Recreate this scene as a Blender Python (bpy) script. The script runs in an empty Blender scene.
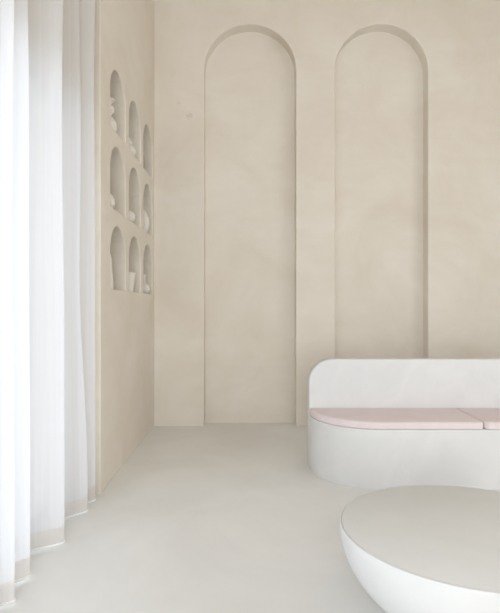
import bpy, bmesh, math, random
from mathutils import Vector
random.seed(4)
C = bpy.context.scene
COL = C.collection
PI = math.pi

# ------------------------------------------------------------------ camera
cam_d = bpy.data.cameras.new('camera')
cam = bpy.data.objects.new('camera', cam_d)
COL.objects.link(cam)
cam.location = (0, 0, 1.25)
cam.rotation_euler = (PI / 2, 0, 0)
cam_d.sensor_fit = 'HORIZONTAL'
cam_d.sensor_width = 36
cam_d.lens = 36 * 480 / 500
cam_d.clip_start = 0.05
C.camera = cam

# ------------------------------------------------------------------ world, daylight, exposure
C.view_settings.view_transform = 'Standard'
C.view_settings.look = 'None'
C.view_settings.gamma = 1
C.view_settings.use_curve_mapping = False
C.view_settings.exposure = 0.16
w = bpy.data.worlds.new('overcast_sky')
C.world = w
w.use_nodes = True
w.node_tree.nodes['Background'].inputs[0].default_value = (0.85, 0.915, 1.0, 1)
w.node_tree.nodes['Background'].inputs[1].default_value = 0.95


def area(name, loc, rot, sx, sy, power, color):
    d = bpy.data.lights.new(name, 'AREA')
    d.shape = 'RECTANGLE'
    d.size = sx
    d.size_y = sy
    d.energy = power
    d.color = color
    o = bpy.data.objects.new(name, d)
    o.location = loc
    o.rotation_euler = rot
    COL.objects.link(o)
    return o


# left and rear window daylight, plus a side fill added for the left wall
area('window_daylight', (-1.9, 0.2, 1.35), (0, -PI / 2, 0), 2.6, 5.2, 46, (0.86, 0.925, 1.0))
area('side_fill', (4.75, 1.0, 1.7), (0, PI / 2, 0), 3.0, 3.8, 52, (1.0, 0.985, 0.965))
area('rear_daylight', (0.15, -3.35, 1.9), (PI / 2, 0, 0), 2.1, 3.4, 140, (0.92, 0.96, 1.0))

# ------------------------------------------------------------------ materials


def mat(name, c1, c2=None, rough=0.85, scale=1.3, bump=0.05, bscale=9.0, spec=0.25, aniso=(1, 1, 1), streak=0.0, spots=()):
    m = bpy.data.materials.new(name)
    m.use_nodes = True
    nt = m.node_tree
    n = nt.nodes
    L = nt.links.new
    b = n['Principled BSDF']
    b.inputs['Roughness'].default_value = rough
    b.inputs['Specular IOR Level'].default_value = spec
    if c2 is None:
        c2 = c1
    tc = n.new('ShaderNodeTexCoord')
    mp = n.new('ShaderNodeMapping')
    mp.inputs['Scale'].default_value = aniso
    L(tc.outputs['Object'], mp.inputs[0])
    n1 = n.new('ShaderNodeTexNoise')
    n1.inputs['Scale'].default_value = scale
    n1.inputs['Detail'].default_value = 6
    n1.inputs['Roughness'].default_value = 0.6
    n1.inputs['Distortion'].default_value = 0.6
    L(mp.outputs[0], n1.inputs['Vector'])
    r = n.new('ShaderNodeMapRange')
    r.inputs[1].default_value = 0.33
    r.inputs[2].default_value = 0.67
    L(n1.outputs[0], r.inputs[0])
    mx = n.new('ShaderNodeMix')
    mx.data_type = 'RGBA'
    mx.inputs[6].default_value = (*c1, 1)
    mx.inputs[7].default_value = (*c2, 1)
    L(r.outputs[0], mx.inputs[0])
    col = mx.outputs[2]
    if streak:                                   # trowel strokes in the plaster
        m2 = n.new('ShaderNodeMapping')
        m2.inputs['Scale'].default_value = (0.8, 0.8, 4.0)
        m2.inputs['Rotation'].default_value = (0, 0.25, 0)
        L(tc.outputs['Object'], m2.inputs[0])
        n3 = n.new('ShaderNodeTexNoise')
        n3.inputs['Scale'].default_value = 2.2
        n3.inputs['Detail'].default_value = 7
        n3.inputs['Roughness'].default_value = 0.65
        L(m2.outputs[0], n3.inputs['Vector'])
        ad = n.new('ShaderNodeMath')
        ad.operation = 'MULTIPLY_ADD'
        L(n3.outputs[0], ad.inputs[0])
        ad.inputs[1].default_value = streak * 1.6
        ad.inputs[2].default_value = -streak * 0.8
        a2 = n.new('ShaderNodeMath')
        a2.operation = 'ADD'
        a2.use_clamp = True
        L(r.outputs[0], a2.inputs[0])
        L(ad.outputs[0], a2.inputs[1])
        L(a2.outputs[0], mx.inputs[0])
    for sx, sz, sr in spots:                     # small worn patches where the plaster is rubbed
        vs = n.new('ShaderNodeVectorMath')
        vs.operation = 'DISTANCE'
        L(tc.outputs['Object'], vs.inputs[0])
        vs.inputs[1].default_value = (sx, 5.015, sz)
        nd = n.new('ShaderNodeMath')
        nd.operation = 'MULTIPLY_ADD'
        n4 = n.new('ShaderNodeTexNoise')
        n4.inputs['Scale'].default_value = 26
        L(tc.outputs['Object'], n4.inputs['Vector'])
        L(n4.outputs[0], nd.inputs[0])
        nd.inputs[1].default_value = sr * 3.4
        L(vs.outputs['Value'], nd.inputs[2])
        mr2 = n.new('ShaderNodeMapRange')
        L(nd.outputs[0], mr2.inputs[0])
        mr2.inputs[1].default_value = sr * 2.0
        mr2.inputs[2].default_value = sr * 3.0
        mr2.inputs[3].default_value = 0.35
        mr2.inputs[4].default_value = 0.0
        ms = n.new('ShaderNodeMix')
        ms.data_type = 'RGBA'
        L(mr2.outputs[0], ms.inputs[0])
        L(col, ms.inputs[6])
        ms.inputs[7].default_value = (0.52, 0.47, 0.40, 1)
        col = ms.outputs[2]
    L(col, b.inputs['Base Color'])
    n2 = n.new('ShaderNodeTexNoise')
    n2.inputs['Scale'].default_value = bscale
    n2.inputs['Detail'].default_value = 5
    L(mp.outputs[0], n2.inputs['Vector'])
    bp = n.new('ShaderNodeBump')
    bp.inputs['Strength'].default_value = bump
    bp.inputs['Distance'].default_value = 0.05
    L(n2.outputs[0], bp.inputs['Height'])
    L(bp.outputs[0], b.inputs['Normal'])
    return m


def sheer(name, col, clear, trans, diff=0.35):
    m = bpy.data.materials.new(name)
    m.use_nodes = True
    nt = m.node_tree
    n = nt.nodes
    L = nt.links.new
    for x in list(n):
        if x.type != 'OUTPUT_MATERIAL':
            n.remove(x)
    out = [x for x in n if x.type == 'OUTPUT_MATERIAL'][0]
    tr = n.new('ShaderNodeBsdfTransparent')
    tl = n.new('ShaderNodeBsdfTranslucent')
    df = n.new('ShaderNodeBsdfDiffuse')
    tl.inputs[0].default_value = (*col, 1)
    df.inputs[0].default_value = (*col, 1)
    tc = n.new('ShaderNodeTexCoord')
    mp = n.new('ShaderNodeMapping')
    mp.inputs['Scale'].default_value = (60, 60, 1.0)
    L(tc.outputs['Object'], mp.inputs[0])
    nz = n.new('ShaderNodeTexNoise')
    nz.inputs['Scale'].default_value = 1.0
    nz.inputs['Detail'].default_value = 2
    L(mp.outputs[0], nz.inputs['Vector'])
    mr = n.new('ShaderNodeMapRange')
    mr.inputs[3].default_value = clear - 0.05
    mr.inputs[4].default_value = clear + 0.05
    L(nz.outputs[0], mr.inputs[0])
    m1 = n.new('ShaderNodeMixShader')
    m1.inputs[0].default_value = trans
    L(df.outputs[0], m1.inputs[1])
    L(tl.outputs[0], m1.inputs[2])
    m2 = n.new('ShaderNodeMixShader')
    L(mr.outputs[0], m2.inputs[0])
    L(m1.outputs[0], m2.inputs[1])
    L(tr.outputs[0], m2.inputs[2])
    L(m2.outputs[0], out.inputs[0])
    return m


M_WALL = mat('wall_plaster', (0.785, 0.713, 0.612), (0.862, 0.803, 0.72), scale=1.2, bump=0.10, bscale=5, streak=0.35, spots=((-0.637, 3.25, 0.035), (-0.735, 3.37, 0.022)))
M_FLOOR = mat('floor_microcement', (0.80, 0.79, 0.76), (0.87, 0.865, 0.845), rough=0.6, scale=1.2, bump=0.04, bscale=6, spec=0.3)
M_BENCH = mat('bench_plaster', (0.74, 0.74, 0.735), (0.81, 0.805, 0.79), scale=2.6, bump=0.06, bscale=7)
M_PINK = mat('pink_fabric', (0.79, 0.69, 0.685), (0.83, 0.73, 0.725), rough=0.95, scale=6, bump=0.05, bscale=90, spec=0.1)
M_TOP = mat('tabletop_plaster', (0.72, 0.715, 0.69), (0.76, 0.755, 0.73), rough=0.7, scale=2.0, bump=0.04, bscale=8)
M_BODY = mat('table_plaster', (0.71, 0.71, 0.70), (0.77, 0.765, 0.75), rough=0.7, scale=2.0, bump=0.05, bscale=8)
M_CLAY = mat('white_clay', (0.86, 0.82, 0.755), (0.88, 0.84, 0.78), rough=0.7, scale=8, bump=0.05, bscale=25)
M_CLAY2 = mat('brown_clay', (0.50, 0.43, 0.35), (0.56, 0.49, 0.41), rough=0.8, scale=8, bump=0.05, bscale=25)
M_DARK = mat('dark_hollow', (0.10, 0.08, 0.06), rough=0.9)
M_FRAME = mat('window_frame_paint', (0.62, 0.61, 0.58), rough=0.5, bump=0.0)
M_PATIO = mat('patio_stone', (0.62, 0.60, 0.57), (0.7, 0.68, 0.65), rough=0.9)
M_METAL = mat('track_metal', (0.7, 0.69, 0.67), rough=0.4, bump=0.0)
M_SHEER = sheer('sheer_voile', (0.93, 0.93, 0.94), 0.16, 0.62)
M_HEM = sheer('hem_voile', (0.80, 0.76, 0.72), 0.02, 0.45)
M_LEAK = mat('light_leak_white', (0.93, 0.93, 0.92), rough=0.8, bump=0.0)  # white of the painted light leak below the hem

mg = bpy.data.materials.new('window_glass')
mg.use_nodes = True
_n = mg.node_tree.nodes
_b = _n['Principled BSDF']
_t = _n.new('ShaderNodeBsdfTransparent')
_g = _n.new('ShaderNodeBsdfGlossy')
_g.inputs['Roughness'].default_value = 0.02
_m = _n.new('ShaderNodeMixShader')
_m.inputs[0].default_value = 0.05
mg.node_tree.links.new(_t.outputs[0], _m.inputs[1])
mg.node_tree.links.new(_g.outputs[0], _m.inputs[2])
mg.node_tree.links.new(_m.outputs[0], _n['Material Output'].inputs[0])
_n.remove(_b)
M_GLASS = mg

# ------------------------------------------------------------------ helpers


def obj(name, bm, m, parent=None, smooth=False, loc=None):
    me = bpy.data.meshes.new(name)
    bm.normal_update()
    bm.to_mesh(me)
    bm.free()
    me.materials.append(m)
    if smooth:
        for p in me.polygons:
            p.use_smooth = True
    o = bpy.data.objects.new(name, me)
    COL.objects.link(o)
    if parent:
        o.parent = parent
    if loc:
        o.location = loc
    return o


def tag(o, label, cat, group=None):
    o['label'] = label
    o['category'] = cat
    if group:
        o['group'] = group
    return o


def struct(o):
    o['kind'] = 'structure'
    return o


def thing(name, label, cat, loc=(0, 0, 0), group=None):
    o = bpy.data.objects.new(name, None)
    o.empty_display_size = 0.1
    COL.objects.link(o)
    o.location = loc
    return tag(o, label, cat, group)


def box(bm, x0, x1, y0, y1, z0, z1):
    v = [bm.verts.new(p) for p in ((x0, y0, z0), (x1, y0, z0), (x1, y1, z0), (x0, y1, z0),
                                   (x0, y0, z1), (x1, y0, z1), (x1, y1, z1), (x0, y1, z1))]
    for f in ((0, 3, 2, 1), (4, 5, 6, 7), (0, 1, 5, 4), (1, 2, 6, 5), (2, 3, 7, 6), (3, 0, 4, 7)):
        bm.faces.new([v[i] for i in f])


def boxo(name, m, *a, parent=None):
    bm = bmesh.new()
    box(bm, *a)
    return obj(name, bm, m, parent)


def arch(u0, u1, v0, v1, grow=0.0, n=28):
    """outline of a round-headed opening, grown by a small margin for its eased edge"""
    r = (u1 - u0) / 2
    cu = (u0 + u1) / 2
    cv = v1 - r
    r += grow
    pts = [(cu - r, v0 - grow), (cu + r, v0 - grow)]
    for i in range(n + 1):
        a = PI * i / n
        pts.append((cu + r * math.cos(a), cv + r * math.sin(a)))
    return pts


def niche_wall(name, m, outer, holes, depth, thick, to3d, ease=0.008):
    """plaster wall with arched recesses; to3d(u, v, d) maps wall coordinates and depth to the room"""
    bm = bmesh.new()

    def loop(pts, d):
        return [bm.verts.new(to3d(u, v, d)) for u, v in pts]

    def edges(vs):
        return [bm.edges.new((vs[i], vs[(i + 1) % len(vs)])) for i in range(len(vs))]

    def bridge(a, b):
        k = len(a)
        for i in range(k):
            bm.faces.new((a[i], a[(i + 1) % k], b[(i + 1) % k], b[i]))
    ov = loop(outer, 0)
    es = edges(ov)
    mouths = []
    for h in holes:
        f = loop(arch(*h, grow=ease), 0)
        es += edges(f)
        mouths.append(f)
    bmesh.ops.triangle_fill(bm, use_beauty=True, edges=es)
    for h, f in zip(holes, mouths):
        mid = loop(arch(*h, grow=ease * 0.29), ease * 0.29)
        inn = loop(arch(*h), ease)
        bk = loop(arch(*h), depth)
        bridge(f, mid)
        bridge(mid, inn)
        bridge(inn, bk)
        bm.faces.new(bk)
    ob = loop(outer, thick)
    bridge(ov, ob)
    bm.faces.new(ob)
    bmesh.ops.recalc_face_normals(bm, faces=bm.faces[:])
    return struct(obj(name, bm, m))


# ------------------------------------------------------------------ the room
XL, XR, YB, YR, H = -1.0, 4.2, 5.015, -3.0, 4.9      # left, right, back, rear, ceiling
YJ = 3.205                                           # where the left wall ends at the window bay
XW = -1.17                                          # window plane of the bay
struct(boxo('floor', M_FLOOR, -1.7, XR + 0.2, YR - 0.2, YB + 0.5, -0.2, 0))
struct(boxo('ceiling', M_WALL, -1.7, XR + 0.2, YR - 0.2, YB + 0.5, H, H + 0.2))

s = YB / 480.0
arches = []
for px0, px1, pyt in ((204, 296, 24), (335, 428, 24)):
    arches.append(((px0 - 250) * s, (px1 - 250) * s, -0.05, 1.25 + (306.5 - pyt) * s))
niche_wall('wall_back', M_WALL, [(XL - 0.4, -0.1), (XR + 0.1, -0.1), (XR + 0.1, H + 0.1), (XL - 0.4, H + 0.1)], arches, 0.14, 0.4,
           lambda u, v, d: (u, YB + d, v), ease=0.010)
cols = (3.440, 3.972, 4.508)
rows = (1.376, 1.970, 2.558)
holes = [(c, c + 0.422, r, r + (0.466 if r > 2.5 else 0.480)) for c in cols for r in rows]
niche_wall('wall_left', M_WALL, [(YJ, -0.1), (YB + 0.05, -0.1), (YB + 0.05, H + 0.1), (YJ, H + 0.1)], holes, 0.32, 0.6,
           lambda u, v, d: (XL - d, u, v))
bm = bmesh.new()
box(bm, XR, XR + 0.2, YR, -0.9, -0.1, H + 0.1)
box(bm, XR, XR + 0.2, 2.9, YB, -0.1, H + 0.1)
box(bm, XR, XR + 0.2, -0.9, 2.9, 3.2, H + 0.1)
struct(obj('wall_right', bm, M_WALL))

# wall around the bay window: sill, head and the pier at the camera side
HEAD = 2.58
bm = bmesh.new()
box(bm, XW - 0.2, XW, YR, YJ, HEAD, H + 0.1)
box(bm, XW - 0.2, XW, YR, -2.0, -0.1, HEAD)
box(bm, XW - 0.2, XW, 3.05, YJ, -0.1, HEAD)
struct(obj('wall_window_side', bm, M_WALL))
bm = bmesh.new()
RH = 3.4
box(bm, XW - 0.2, -1.0, YR - 0.2, YR, -0.1, H + 0.1)
box(bm, 1.3, XR + 0.2, YR - 0.2, YR, -0.1, H + 0.1)
box(bm, -1.0, 1.3, YR - 0.2, YR, RH, H + 0.1)
struct(obj('wall_rear', bm, M_WALL))
struct(boxo('trim_1', M_WALL, XL - 0.01, XL + 0.0035, YJ - 0.003, YJ + 0.115, 0, H))

# window 1, behind the curtain
wn = bpy.data.objects.new('window_1', None)
COL.objects.link(wn)
wn.location = (XW - 0.07, 0.6, 0)
struct(wn)
bm = bmesh.new()
y0, y1 = -2.6, 2.46
for ya in (y0, -1.33, -0.03, 0.95, 2.02, y1 - 0.06):
    box(bm, -0.035, 0.035, ya, ya + 0.06, 0, HEAD)
box(bm, -0.035, 0.035, y0, y1, 0, 0.07)
box(bm, -0.035, 0.035, y0, y1, HEAD - 0.07, HEAD)
obj('window_frame', bm, M_FRAME, wn)
boxo('glass_pane', M_GLASS, -0.004, 0.004, y0, y1, 0.05, HEAD - 0.05, parent=wn)
# window 2, in the wall behind the viewer
wn = bpy.data.objects.new('window_2', None)
COL.objects.link(wn)
wn.location = (0.15, YR - 0.1, 0)
struct(wn)
bm = bmesh.new()
for xa in (-1.15, -0.03, 1.09):
    box(bm, xa, xa + 0.06, -0.035, 0.035, 0, RH)
box(bm, -1.15, 1.15, -0.035, 0.035, 0, 0.07)
box(bm, -1.15, 1.15, -0.035, 0.035, RH - 0.07, RH)
obj('window_frame', bm, M_FRAME, wn)
boxo('glass_pane', M_GLASS, -1.15, 1.15, -0.004, 0.004, 0.05, RH - 0.05, parent=wn)
# window 3, unseen, added in the right wall to brighten the left wall
wn = bpy.data.objects.new('added_window', None)
COL.objects.link(wn)
wn.location = (XR + 0.1, 1.0, 0)
struct(wn)
bm = bmesh.new()
for ya in (-1.9, -0.03, 1.84):
    box(bm, -0.035, 0.035, ya, ya + 0.06, 0, 3.2)
box(bm, -0.035, 0.035, -1.9, 1.9, 0, 0.07)
box(bm, -0.035, 0.035, -1.9, 1.9, 3.13, 3.2)
obj('window_frame', bm, M_FRAME, wn)
boxo('glass_pane', M_GLASS, -0.004, 0.004, -1.9, 1.9, 0.05, 3.15, parent=wn)
struct(boxo('ground', M_PATIO, -9, 9, -9, 9, -0.35, -0.21))

# ------------------------------------------------------------------ curtain
folds = [(-1.060, 1.94, 0), (-0.986, 2.01, 0), (-1.075, 2.075, 0), (-1.060, 2.13, 0), (-1.008, 2.20, 0), (-1.105, 2.29, 0),
         (-1.115, 2.40, 0), (-0.970, 2.505, 0), (-1.090, 2.60, 0), (-1.080, 2.77, -0.2), (-0.978, 2.885, -1), (-1.050, 2.96, -0.3),
         (-0.983, 3.05, 0.1), (-1.050, 3.10, 0), (-1.020, 3.15, 0)]
pre = []
y = 1.80
k = 0
while y > 0.75:
    pre.append((-1.09 + random.uniform(-0.02, 0.02) if k % 2 == 0 else -0.985 + random.uniform(-0.015, 0.015), y, random.uniform(-.3, .3)))
    y -= random.uniform(0.11, 0.17)
    k += 1
folds = pre[::-1] + [(-0.99, 1.87, 0)] + folds


def catmull(P, n):
    out = []
    for i in range(len(P) - 1):
        p0, p1, p2, p3 = (Vector(P[max(0, min(len(P) - 1, j))]) for j in (i - 1, i, i + 1, i + 2))
        for q in range(n):
            t = q / n
            out.append(0.5 * ((2 * p1) + (p2 - p0) * t + (2 * p0 - 5 * p1 + 4 * p2 - p3) * t * t + (3 * p1 - p0 - 3 * p2 + p3) * t ** 3))
    out.append(Vector(P[-1]))
    return out


path = catmull(folds, 10)


def drape(p, z):
    u = min(1.0, max(0.0, (z - 0.15) / 1.5))
    u = u * u * (3 - 2 * u)
    fl = 0.004 * math.sin(p.y * 23 + z * 1.7) + 0.003 * math.sin(z * 3.1 + p.y * 9)
    return Vector((p.x + 0.045 * p.z * u + fl * u - 0.006 * u, p.y + 0.5 * fl * u, z))


def strip(zs, off=0.0):
    bm = bmesh.new()
    g = [[bm.verts.new(drape(p, z) + Vector((off, 0, 0))) for p in path] for z in zs]
    for a, b in zip(g, g[1:]):
        for i in range(len(path) - 1):
            bm.faces.new((a[i], a[i + 1], b[i + 1], b[i]))
    return bm


Z0 = 0.022
HEM = 0.086
cur = thing('sheer_curtain', 'floor-length white sheer curtain hanging in soft folds over the window at left', 'curtain', (0, 0, 0))
zs = [Z0 + HEM + i * (H - 0.06 - Z0 - HEM) / 34 for i in range(35)]
obj('fabric', strip(zs), M_SHEER, cur, smooth=True)
h = obj('hem', strip([Z0 + i * HEM / 3 for i in range(4)]), M_HEM, cur, smooth=True)
h['label'] = 'beige opaque bottom hem band'
bm = bmesh.new()  # thin white tube standing in for window light leaking under the hem
ring = []
for i, p in enumerate(path):
    q = drape(p, Z0)
    a = path[max(0, i - 1)]
    b = path[min(len(path) - 1, i + 1)]
    t = Vector((b.x - a.x, b.y - a.y, 0)).normalized()
    nrm = Vector((t.y, -t.x, 0))
    ring.append([bm.verts.new(q + nrm * 0.006 * math.cos(PI * j / 3) + Vector((0, 0, 0.006 * math.sin(PI * j / 3)))) for j in range(6)])
for a, b in zip(ring, ring[1:]):
    for j in range(6):
        bm.faces.new((a[j], a[(j + 1) % 6], b[(j + 1) % 6], b[j]))
bm.faces.new(ring[0][::-1])
bm.faces.new(ring[-1])
cd = obj('light_leak_line', bm, M_LEAK, cur, smooth=True)
cd['label'] = 'white line along the bottom edge standing for light leaking underneath'
boxo('curtain_track', M_METAL, -1.07, -1.02, 0.6, 3.18, H - 0.05, H, parent=cur)

# ------------------------------------------------------------------ bench sofa
SX0, SX1, SY0, SY1, SR = 0.460, 3.25, 3.279, 3.90, 0.44
YS = 3.75     # front of the backrest


def plan(x0, x1, y0, y1, r, n=24, r2=None):
    """outline: straight back, both front corners rounded"""
    r2 = r if r2 is None else r2
    p = [(x0, y1)]
    for i in range(n + 1):
        a = PI + PI / 2 * i / n
        p.append((x0 + r + r * math.cos(a), y0 + r + r * math.sin(a)))
    for i in range(n + 1):
        a = -PI / 2 + PI / 2 * i / n
        p.append((x1 - r2 + r2 * math.cos(a), y0 + r2 + r2 * math.sin(a)))
    p.append((x1, y1))
    return p


def inset(P, d):
    out = []
    n = len(P)
    for i in range(n):
        p, c, q = Vector(P[i - 1]), Vector(P[i]), Vector(P[(i + 1) % n])
        a = (c - p)
        b = (q - c)
        if a.length < 1e-6:
            a = b
        if b.length < 1e-6:
            b = a
        a.normalize()
        b.normalize()
        na, nb = Vector((-a.y, a.x)), Vector((-b.y, b.x))
        m = na + nb
        m = m / max(0.3, m.dot(na))
        out.append(tuple(c + m * d))
    return out


def slab(P, z0, z1, e, n=4, ebot=None):
    """extruded outline with eased top and bottom edges"""
    ebot = e if ebot is None else ebot
    bm = bmesh.new()
    lv = []
    for i in range(n + 1):
        a = PI / 2 * i / n
        if ebot > 0:
            lv.append((z0 + ebot * (1 - math.sin(a)), ebot * (1 - math.cos(a))))
    lv = lv[::-1] if ebot > 0 else [(z0, 0)]
    for i in range(n + 1):
        a = PI / 2 * i / n
        lv.append((z1 - e * (1 - math.sin(a)), e * (1 - math.cos(a))))
    loops = [[bm.verts.new((x, y, z)) for x, y in inset(P, d)] for z, d in lv]
    for a, b in zip(loops, loops[1:]):
        for i in range(len(P)):
            bm.faces.new((a[i], a[(i + 1) % len(P)], b[(i + 1) % len(P)], b[i]))
    bm.faces.new(loops[0][::-1])
    bm.faces.new(loops[-1])
    bmesh.ops.recalc_face_normals(bm, faces=bm.faces[:])
    return bm


def autosmooth(o, ang=40):
    for p in o.data.polygons:
        p.use_smooth = True
    o.data.set_sharp_from_angle(angle=math.radians(ang))


sofa = thing('bench_sofa', 'long white plaster bench sofa with rounded end and low backrest, by the arched back wall', 'sofa', (1.85, 3.6, 0))
SO = Vector((1.85, 3.6, 0))


def shift(bm, v):
    for q in bm.verts:
        q.co -= v
    return bm


ZB = 0.407
o = obj('base', shift(slab(plan(SX0, SX1, SY0, YS, SR), 0.0, ZB, 0.008, ebot=0), SO), M_BENCH, sofa)
autosmooth(o)
# backrest: upright slab with rounded upper corners
bm = bmesh.new()
R = 0.185
ZT = 0.839
out = [(SX0, 0.0), (SX1, 0.0)]
for i in range(21):
    a = PI / 2 * i / 20
    out.append((SX1 - R + R * math.cos(a), ZT - R + R * math.sin(a)))
for i in range(21):
    a = PI / 2 + PI / 2 * i / 20
    out.append((SX0 + R + R * math.cos(a), ZT - R + R * math.sin(a)))
lv = []
for i in range(5):
    a = PI / 2 * i / 4
    lv.append((YS + 0.012 * (1 - math.sin(a)), 0.012 * (1 - math.cos(a))))
lv = lv[::-1]
BT = 0.11
for i in range(5):
    a = PI / 2 * i / 4
    lv.append((YS + BT - 0.012 * (1 - math.sin(a)), 0.012 * (1 - math.cos(a))))
lv[0], lv[4] = lv[0], lv[4]
loops = []
for yy, d in sorted(lv):
    loops.append([bm.verts.new((x, yy, max(z, 0))) for x, z in inset(out, d)])
for a, b in zip(loops, loops[1:]):
    for i in range(len(out)):
        bm.faces.new((a[i], a[(i + 1) % len(out)], b[(i + 1) % len(out)], b[i]))
bm.faces.new(loops[0])
bm.faces.new(loops[-1])
bmesh.ops.recalc_face_normals(bm, faces=bm.faces[:])
o = obj('backrest', shift(bm, SO), M_BENCH, sofa)
autosmooth(o)

# seat cushions, one long and one beyond the seam
SEAM = 1.606
ZC0, ZC1 = ZB + 0.001, ZB + 0.053
c1 = obj('seat_cushion', slab(plan(SX0 + 0.004, SEAM - 0.002, SY0 - 0.004, YS - 0.002, SR, r2=0.035), ZC0, ZC1, 0.018, ebot=0.010), M_PINK)
autosmooth(c1, 60)
tag(c1, 'long pink seat cushion at the rounded left end of the bench', 'cushion', 'pink seat cushions on the bench')
P2 = plan(SEAM + 0.002, SX1 - 0.004, SY0 - 0.004, YS - 0.002, 0.035, r2=SR)
c2 = obj('seat_cushion', slab(P2, ZC0, ZC1, 0.018, ebot=0.010), M_PINK)
autosmooth(c2, 60)
tag(c2, 'pink seat cushion right of the seam, cut off by the right picture edge', 'cushion', 'pink seat cushions on the bench')

# ------------------------------------------------------------------ round table


def lathe(prof, n=64):
    bm = bmesh.new()
    rings = []
    for r, z in prof:
        if r < 1e-5:
            rings.append([bm.verts.new((0, 0, z))])
        else:
            rings.append([bm.verts.new((r * math.cos(2 * PI * i / n), r * math.sin(2 * PI * i / n), z)) for i in range(n)])
    for a, b in zip(rings, rings[1:]):
        for i in range(n):
            j = (i + 1) % n
            if len(a) == 1 and len(b) == 1:
                break
            if len(a) == 1:
                bm.faces.new((a[0], b[j], b[i]))
            elif len(b) == 1:
                bm.faces.new((a[i], a[j], b[0]))
            else:
                bm.faces.new((a[i], a[j], b[j], b[i]))
    bmesh.ops.recalc_face_normals(bm, faces=bm.faces[:])
    return bm


TX, TY, TR, TH = 0.868, 1.896, 0.452, 0.38
OVAL = 1.125
tb = thing('coffee_table', 'rounded white bowl-shaped plaster coffee table with a flat top, in front of the bench', 'table', (TX, TY, 0))
prof = [(0, 0), (0.06, 0)]
for i in range(1, 33):
    a = PI / 2 * i / 32
    prof.append((0.06 + (TR - 0.06) * math.sin(a), (TH - 0.003) * (1 - math.cos(a))))
prof += [(TR - 0.001, TH - 0.001), (TR - 0.003, TH), (TR - 0.007, TH), (TR - 0.009, TH - 0.004), (0, TH - 0.004)]
o = obj('bowl_base', lathe(prof, 96), M_BODY, tb)
for v in o.data.vertices:
    v.co.x *= OVAL
autosmooth(o, 50)
t = TR - 0.0095
o = obj('tabletop', lathe([(0, TH - 0.0035), (t, TH - 0.0035), (t, TH - 0.0005), (t - 0.001, TH), (0, TH)], 96), M_TOP, tb)
for v in o.data.vertices:
    v.co.x *= OVAL
autosmooth(o, 50)

# ------------------------------------------------------------------ ceramics in the niches


def smooth_prof(P, n=6):
    pts = catmull([(r, z, 0) for r, z in P], n)
    return [(max(0.0, q.x), q.y) for q in pts]


def vase(name, prof, loc, label, cat, m=M_CLAY, hollow=True, inner=None):
    P = [(0, 0)] + smooth_prof(prof)
    if hollow:
        r, z = P[-1]
        P += [(r - 0.006, z), (r * 0.72, z - 0.02), (r * 0.5, z - 0.05), (0, z - 0.06)]
    o = obj(name, lathe(P, 40), m, loc=loc)
    autosmooth(o, 60)
    tag(o, label, cat, 'ceramics in the wall niches')
    return o


Z1, Z2, Z3 = (r + 0.0005 for r in (rows[2], rows[1], rows[0]))
NX = XL - 0.105
vase('stacked_vase', [(0.060, 0), (0.082, 0.045), (0.080, 0.10), (0.045, 0.148), (0.050, 0.165), (0.068, 0.19), (0.060, 0.22), (0.036, 0.235), (0.046, 0.25), (0.070, 0.27)],
     (NX, 3.665, Z1), 'tall clay vase of stacked bulbs with flared mouth, in the top niche nearest the window', 'vase')
vase('gourd_vase', [(0.05, 0), (0.092, 0.05), (0.075, 0.10), (0.055, 0.118), (0.062, 0.14), (0.045, 0.175), (0.030, 0.19)],
     (NX + 0.005, 4.235, Z1), 'small double-bulb clay vase in the middle niche of the top row', 'vase')
vase('brown_vase', [(0.030, 0), (0.050, 0.06), (0.050, 0.15), (0.032, 0.20), (0.030, 0.24)],
     (-1.085, 4.715, Z1), 'dull brown slim vase in the top niche nearest the back wall corner', 'vase', M_CLAY2)
vase('round_vase', [(0.035, 0), (0.072, 0.045), (0.076, 0.085), (0.055, 0.13), (0.028, 0.15), (0.030, 0.165)],
     (NX, 3.645, Z2), 'round clay vase in the middle-row niche nearest the window', 'vase')
vase('low_bowl', [(0.045, 0), (0.080, 0.03), (0.092, 0.065), (0.080, 0.10), (0.055, 0.118)],
     (NX + 0.005, 4.215, Z2), 'low rounded clay bowl in the centre niche of the nine', 'bowl')
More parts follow.
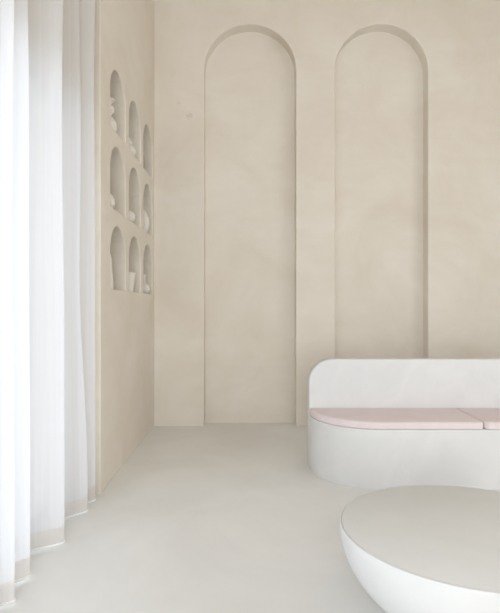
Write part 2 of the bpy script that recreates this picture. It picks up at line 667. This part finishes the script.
vase('egg_vase', [(0.035, 0), (0.062, 0.04), (0.076, 0.105), (0.066, 0.17), (0.042, 0.22), (0.026, 0.24)],
     (-1.075, 4.765, Z2), 'pale egg-shaped vase in the middle-row niche nearest the back wall', 'vase')
jug = thing('tall_jug', 'tall slim clay jug with a small loop handle in the bottom niche nearest the window', 'jug', (NX + 0.008, 3.615, Z3), 'ceramics in the wall niches')
P = [(0, 0)] + smooth_prof([(0.066, 0), (0.066, 0.06), (0.058, 0.14), (0.055, 0.22), (0.045, 0.27), (0.032, 0.31), (0.042, 0.36)])
r, z = P[-1]
P += [(r - 0.006, z), (r * 0.6, z - 0.03), (0, z - 0.05)]
o = obj('jug_body', lathe(P, 40), M_CLAY, jug)
autosmooth(o, 60)


def tube(pts, rad, n=8):
    bm = bmesh.new()
    rings = []
    for i, p in enumerate(pts):
        t = (pts[min(len(pts) - 1, i + 1)] - pts[max(0, i - 1)]).normalized()
        a = t.orthogonal().normalized() if i == 0 else (a - t * a.dot(t)).normalized()
        b = t.cross(a)
        rings.append([bm.verts.new(p + rad * (a * math.cos(2 * PI * j / n) + b * math.sin(2 * PI * j / n))) for j in range(n)])
    for A, B in zip(rings, rings[1:]):
        for j in range(n):
            bm.faces.new((A[j], A[(j + 1) % n], B[(j + 1) % n], B[j]))
    bm.faces.new(rings[0][::-1])
    bm.faces.new(rings[-1])
    return bm


dirv = Vector((0.35, 0.94, 0))
pts = []
for i in range(13):
    a = -PI / 2 + PI * i / 12
    pts.append(dirv * (0.046 + 0.032 * math.cos(a)) + Vector((0, 0, 0.17 + 0.045 * math.sin(a))))
o = obj('handle', tube(pts, 0.008), M_CLAY, jug, smooth=True)
vase('clay_tumbler', [(0.068, 0), (0.070, 0.01), (0.078, 0.08), (0.086, 0.155), (0.086, 0.170)],
     (NX + 0.008, 4.22, Z3), 'plain pale cylindrical clay tumbler in the middle niche of the bottom row', 'tumbler')
vase('long_necked_vase', [(0.030, 0), (0.056, 0.03), (0.058, 0.06), (0.040, 0.095), (0.017, 0.115), (0.015, 0.15), (0.020, 0.185), (0.026, 0.195)],
     (-1.062, 4.80, Z3), 'small bulbous vase with a thin neck in the bottom niche nearest the back wall', 'vase')
